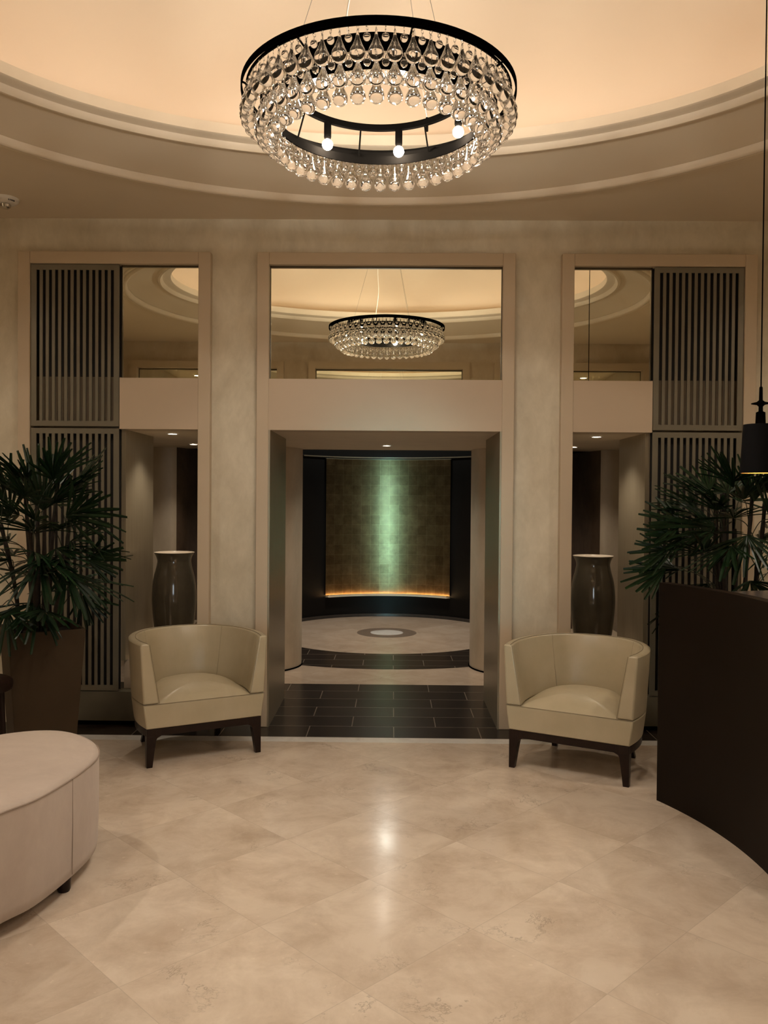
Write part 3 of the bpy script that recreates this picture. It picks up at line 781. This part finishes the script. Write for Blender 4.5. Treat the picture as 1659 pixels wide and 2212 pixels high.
# ------------------------------------------------------------------ palms
def frond_mesh(n_seg, L, spread, seed, droop=.25):
    """fan leaf: hub at origin, fan points along +X, up is +Z; blunt narrow pleated segments"""
    rnd = random.Random(seed); mb = MB()
    for i in range(n_seg):
        u = i/(n_seg-1)*2-1
        a = u*spread+rnd.uniform(-.09, .09); l = L*(1-.18*abs(u)**2)*rnd.uniform(.72, 1.1)
        w = rnd.uniform(.0085, .0145)*(1-.25*abs(u)); K = 7; lift = rnd.uniform(-.03, .05); dr = droop*rnd.uniform(.5, 1.5)
        vs = []
        for k in range(K+1):
            t = k/K; rr = .004+l*t
            wd = w*(.30+.70*min(1, t*2.6))*(1-.35*max(0, t-.75)/.25)
            z = lift*rr-dr*rr*rr*1.5
            dx, dy = cos(a), sin(a)
            fold = wd*.55
            for sgn in (-1, 0, 1):
                vs.append((dx*rr-dy*sgn*wd, dy*rr+dx*sgn*wd, z+(fold if sgn else 0)-fold*.5))
        fs = []
        for k in range(K):
            for c in (0, 1): b = k*3+c; fs.append((b, b+1, b+4, b+3))
        mb.add(vs, fs)
    return mb
def palm(loc, label, fronds, planter_rot, seedbase, n_random, avoid=None, leanx=0):
    e = empty('potted_palm', loc, label=label, cat='potted palm', group='palms in bronze planters')
    # planter
    Hh = .79; t_, b_ = .205, .155
    def sq(h, z): return [Matrix.Rotation(planter_rot, 3, 'Z') @ Vector(p) for p in ((-h, -h, z), (h, -h, z), (h, h, z), (-h, h, z))]
    mb = MB(); mb.loft([sq(b_, 0), sq(t_, Hh), sq(t_-.012, Hh), sq(t_-.018, Hh-.05)], True, True, False)
    mb.build('planter', M['planter'], e, bevel=.003)
    mb = MB(); N_ = 10; vs = []
    for i in range(N_+1):
        for j in range(N_+1):
            p = Matrix.Rotation(planter_rot, 3, 'Z') @ Vector(((i/N_*2-1)*(t_-.017), (j/N_*2-1)*(t_-.017), Hh-.045+random.uniform(-.004, .008))); vs.append(tuple(p))
    mb.add(vs, [(i*(N_+1)+j, (i+1)*(N_+1)+j, (i+1)*(N_+1)+j+1, i*(N_+1)+j+1) for i in range(N_) for j in range(N_)])
    mb.build('soil', M['soil'], e, smooth=True)
    rnd = random.Random(seedbase)
    canes = []
    for k in range(8):
        a = 2*pi*k/8+rnd.uniform(-.3, .3); r0 = rnd.uniform(.04, .12); h = rnd.uniform(.35, .88)
        b = Vector((r0*cos(a), r0*sin(a), Hh-.05)); tp = Vector((r0*cos(a)*2.0, r0*sin(a)*2.0, Hh+h))
        md = (b+tp)/2+Vector((rnd.uniform(-.02, .02), rnd.uniform(-.02, .02), 0))
        pts = spline([tuple(b), tuple(md), tuple(tp)], 8, False)
        rr = [.011+.0025*(i % 3 == 0) for i in range(len(pts))]
        MB().tube(pts, rr, 8).build('cane', M['cane'], e, smooth=True)
        canes.append([Vector(p) for p in pts])
    def add(hub, d, L, spread, seed, tilt=0, droop=.25):
        hub = Vector(hub); d = Vector(d).normalized()
        up = Vector((0, 0, 1)) if abs(d.z) < .9 else Vector((0, -1, 0))
        s_ = up.cross(d).normalized(); u = d.cross(s_).normalized()
        u = (Matrix.Rotation(tilt, 3, d) @ u); s_ = u.cross(d).normalized()
        mt = Matrix(((d.x, s_.x, u.x, hub.x), (d.y, s_.y, u.y, hub.y), (d.z, s_.z, u.z, hub.z), (0, 0, 0, 1)))
        mb = frond_mesh(random.Random(seed).choice((9, 10, 11, 12, 13)), L, spread, seed, droop)
        mb.v = [tuple(mt @ Vector(v)) for v in mb.v]
        fo = mb.build('frond', M['leaf'], e, recalc=False)
        # petiole from the closest cane
        best = min(((p-hub+Vector((0, 0, .18))).length, p) for c in canes for p in c[3:]) if False else None
        bp = None; bl = 9
        for c in canes:
            for p in c[4:]:
                l = (p-(hub-Vector((0, 0, .16)))).length
                if l < bl: bl = l; bp = p
        mid = (bp+hub)/2+Vector((0, 0, .05))
        MB().tube(spline([tuple(bp), tuple(mid), tuple(hub)], 5, False), .0026, 5).build('petiole', M['petiole'], fo)
    for i, (hub, d, L, sp, tl, dr) in enumerate(fronds): add(hub, d, L, sp, seedbase*100+i, tl, dr)
    for i in range(n_random):
        a = rnd.uniform(0, 2*pi); zz = rnd.uniform(.12, .88); rr = (.10+.20*rnd.random())*(1.15-.5*max(0, zz-.6)/.3)
        hub = (rr*cos(a)+leanx, rr*sin(a), Hh+zz)
        el = -.5+1.3*zz/.9+rnd.uniform(-.25, .25)
        d = (cos(a)*cos(el), sin(a)*cos(el), sin(el))
        add(hub, d, rnd.uniform(.24, .33), rnd.uniform(.9, 1.35), seedbase*100+50+i, rnd.uniform(-.5, .5), rnd.uniform(.1, .5))
    return e
# (hub relative to planter centre), pointing direction, blade length, half spread, roll, droop
LF = [((.05, -.10, 1.47), (.05, -.25, 1), .36, .95, 0, .1),
      ((-.02, .0, 1.50), (-.25, .1, 1), .34, .9, .3, .1),
      ((.16, -.02, 1.52), (.55, .0, .8), .32, 1.0, .2, .2),
      ((.24, -.12, 1.46), (1, -.1, .15), .32, 1.15, -.9, .2),
      ((.20, -.15, 1.44), (1, -.3, -.1), .34, 1.1, -1.2, .3),
      ((.30, -.10, 1.19), (1, 0, -.1), .26, .95, -1.1, .2),
      ((.05, -.22, 1.24), (.8, -.5, -.25), .36, 1.2, -.3, .3),
      ((.08, -.20, 1.20), (.3, -.7, -.6), .34, 1.2, .2, .3),
      ((-.08, -.26, .92), (.0, -.35, -1), .28, 1.15, .1, .1),
      ((.22, .05, .97), (.35, .1, -.9), .26, .9, .2, .2),
      ((.18, -.1, 1.12), (.6, -.3, -.7), .30, 1.0, .2, .3),
      ((-.16, -.06, 1.43), (-.35, -.2, .9), .36, 1.0, .2, .1),
      ((-.22, -.10, 1.36), (-.9, -.2, .4), .34, 1.15, -.8, .2),
      ((-.10, -.2, 1.30), (-.7, -.6, .1), .32, 1.2, .2, .3),
      ((-.28, .0, 1.20), (-1, 0, -.2), .32, 1.1, 0, .3),
      ((.02, -.15, 1.35), (.2, -.8, .4), .30, 1.3, 0, .3)]
palm((-1.99, 4.84, 0), 'leafy palm in a tapered bronze planter behind the ottoman', LF, rad(32), 3, 34)
RF = [((-.03, -.08, 1.63), (-.55, -.1, .8), .30, .75, 0, .1),
      ((-.05, -.10, 1.50), (-.75, -.1, .55), .34, .85, -.4, .2),
      ((-.12, -.05, 1.40), (-1, -.1, .1), .36, 1.0, -.9, .2),
      ((-.32, -.05, 1.42), (-1, .0, .15), .24, 1.0, -1.0, .2),
      ((-.30, .0, 1.34), (-1, .0, -.1), .26, 1.0, -1.1, .2),
      ((-.38, .0, 1.26), (-1, 0, -.2), .22, .8, -1.0, .2),
      ((-.40, -.02, 1.15), (-1, -.1, -.35), .26, .7, -1.0, .2),
      ((-.02, -.26, 1.36), (-.3, -.5, -.8), .30, 1.2, .1, .2),
      ((-.10, -.24, 1.30), (-.8, -.4, -.5), .30, 1.1, 0, .2),
      ((.08, -.1, 1.55), (.1, 0, 1), .30, .7, .3, .1),
      ((.18, -.1, 1.45), (.4, -.1, 1), .34, .9, .3, .1),
      ((.25, -.1, 1.35), (.8, -.3, .5), .34, 1.1, .3, .2),
      ((.1, -.25, 1.25), (.3, -.9, .1), .30, 1.2, .3, .2),
      ((-.2, -.1, 1.25), (-.6, -.5, .3), .32, 1.2, .3, .2)]
palm((2.08, 4.98, 0), 'leafy palm standing behind the reception desk', RF, rad(-30), 5, 34)
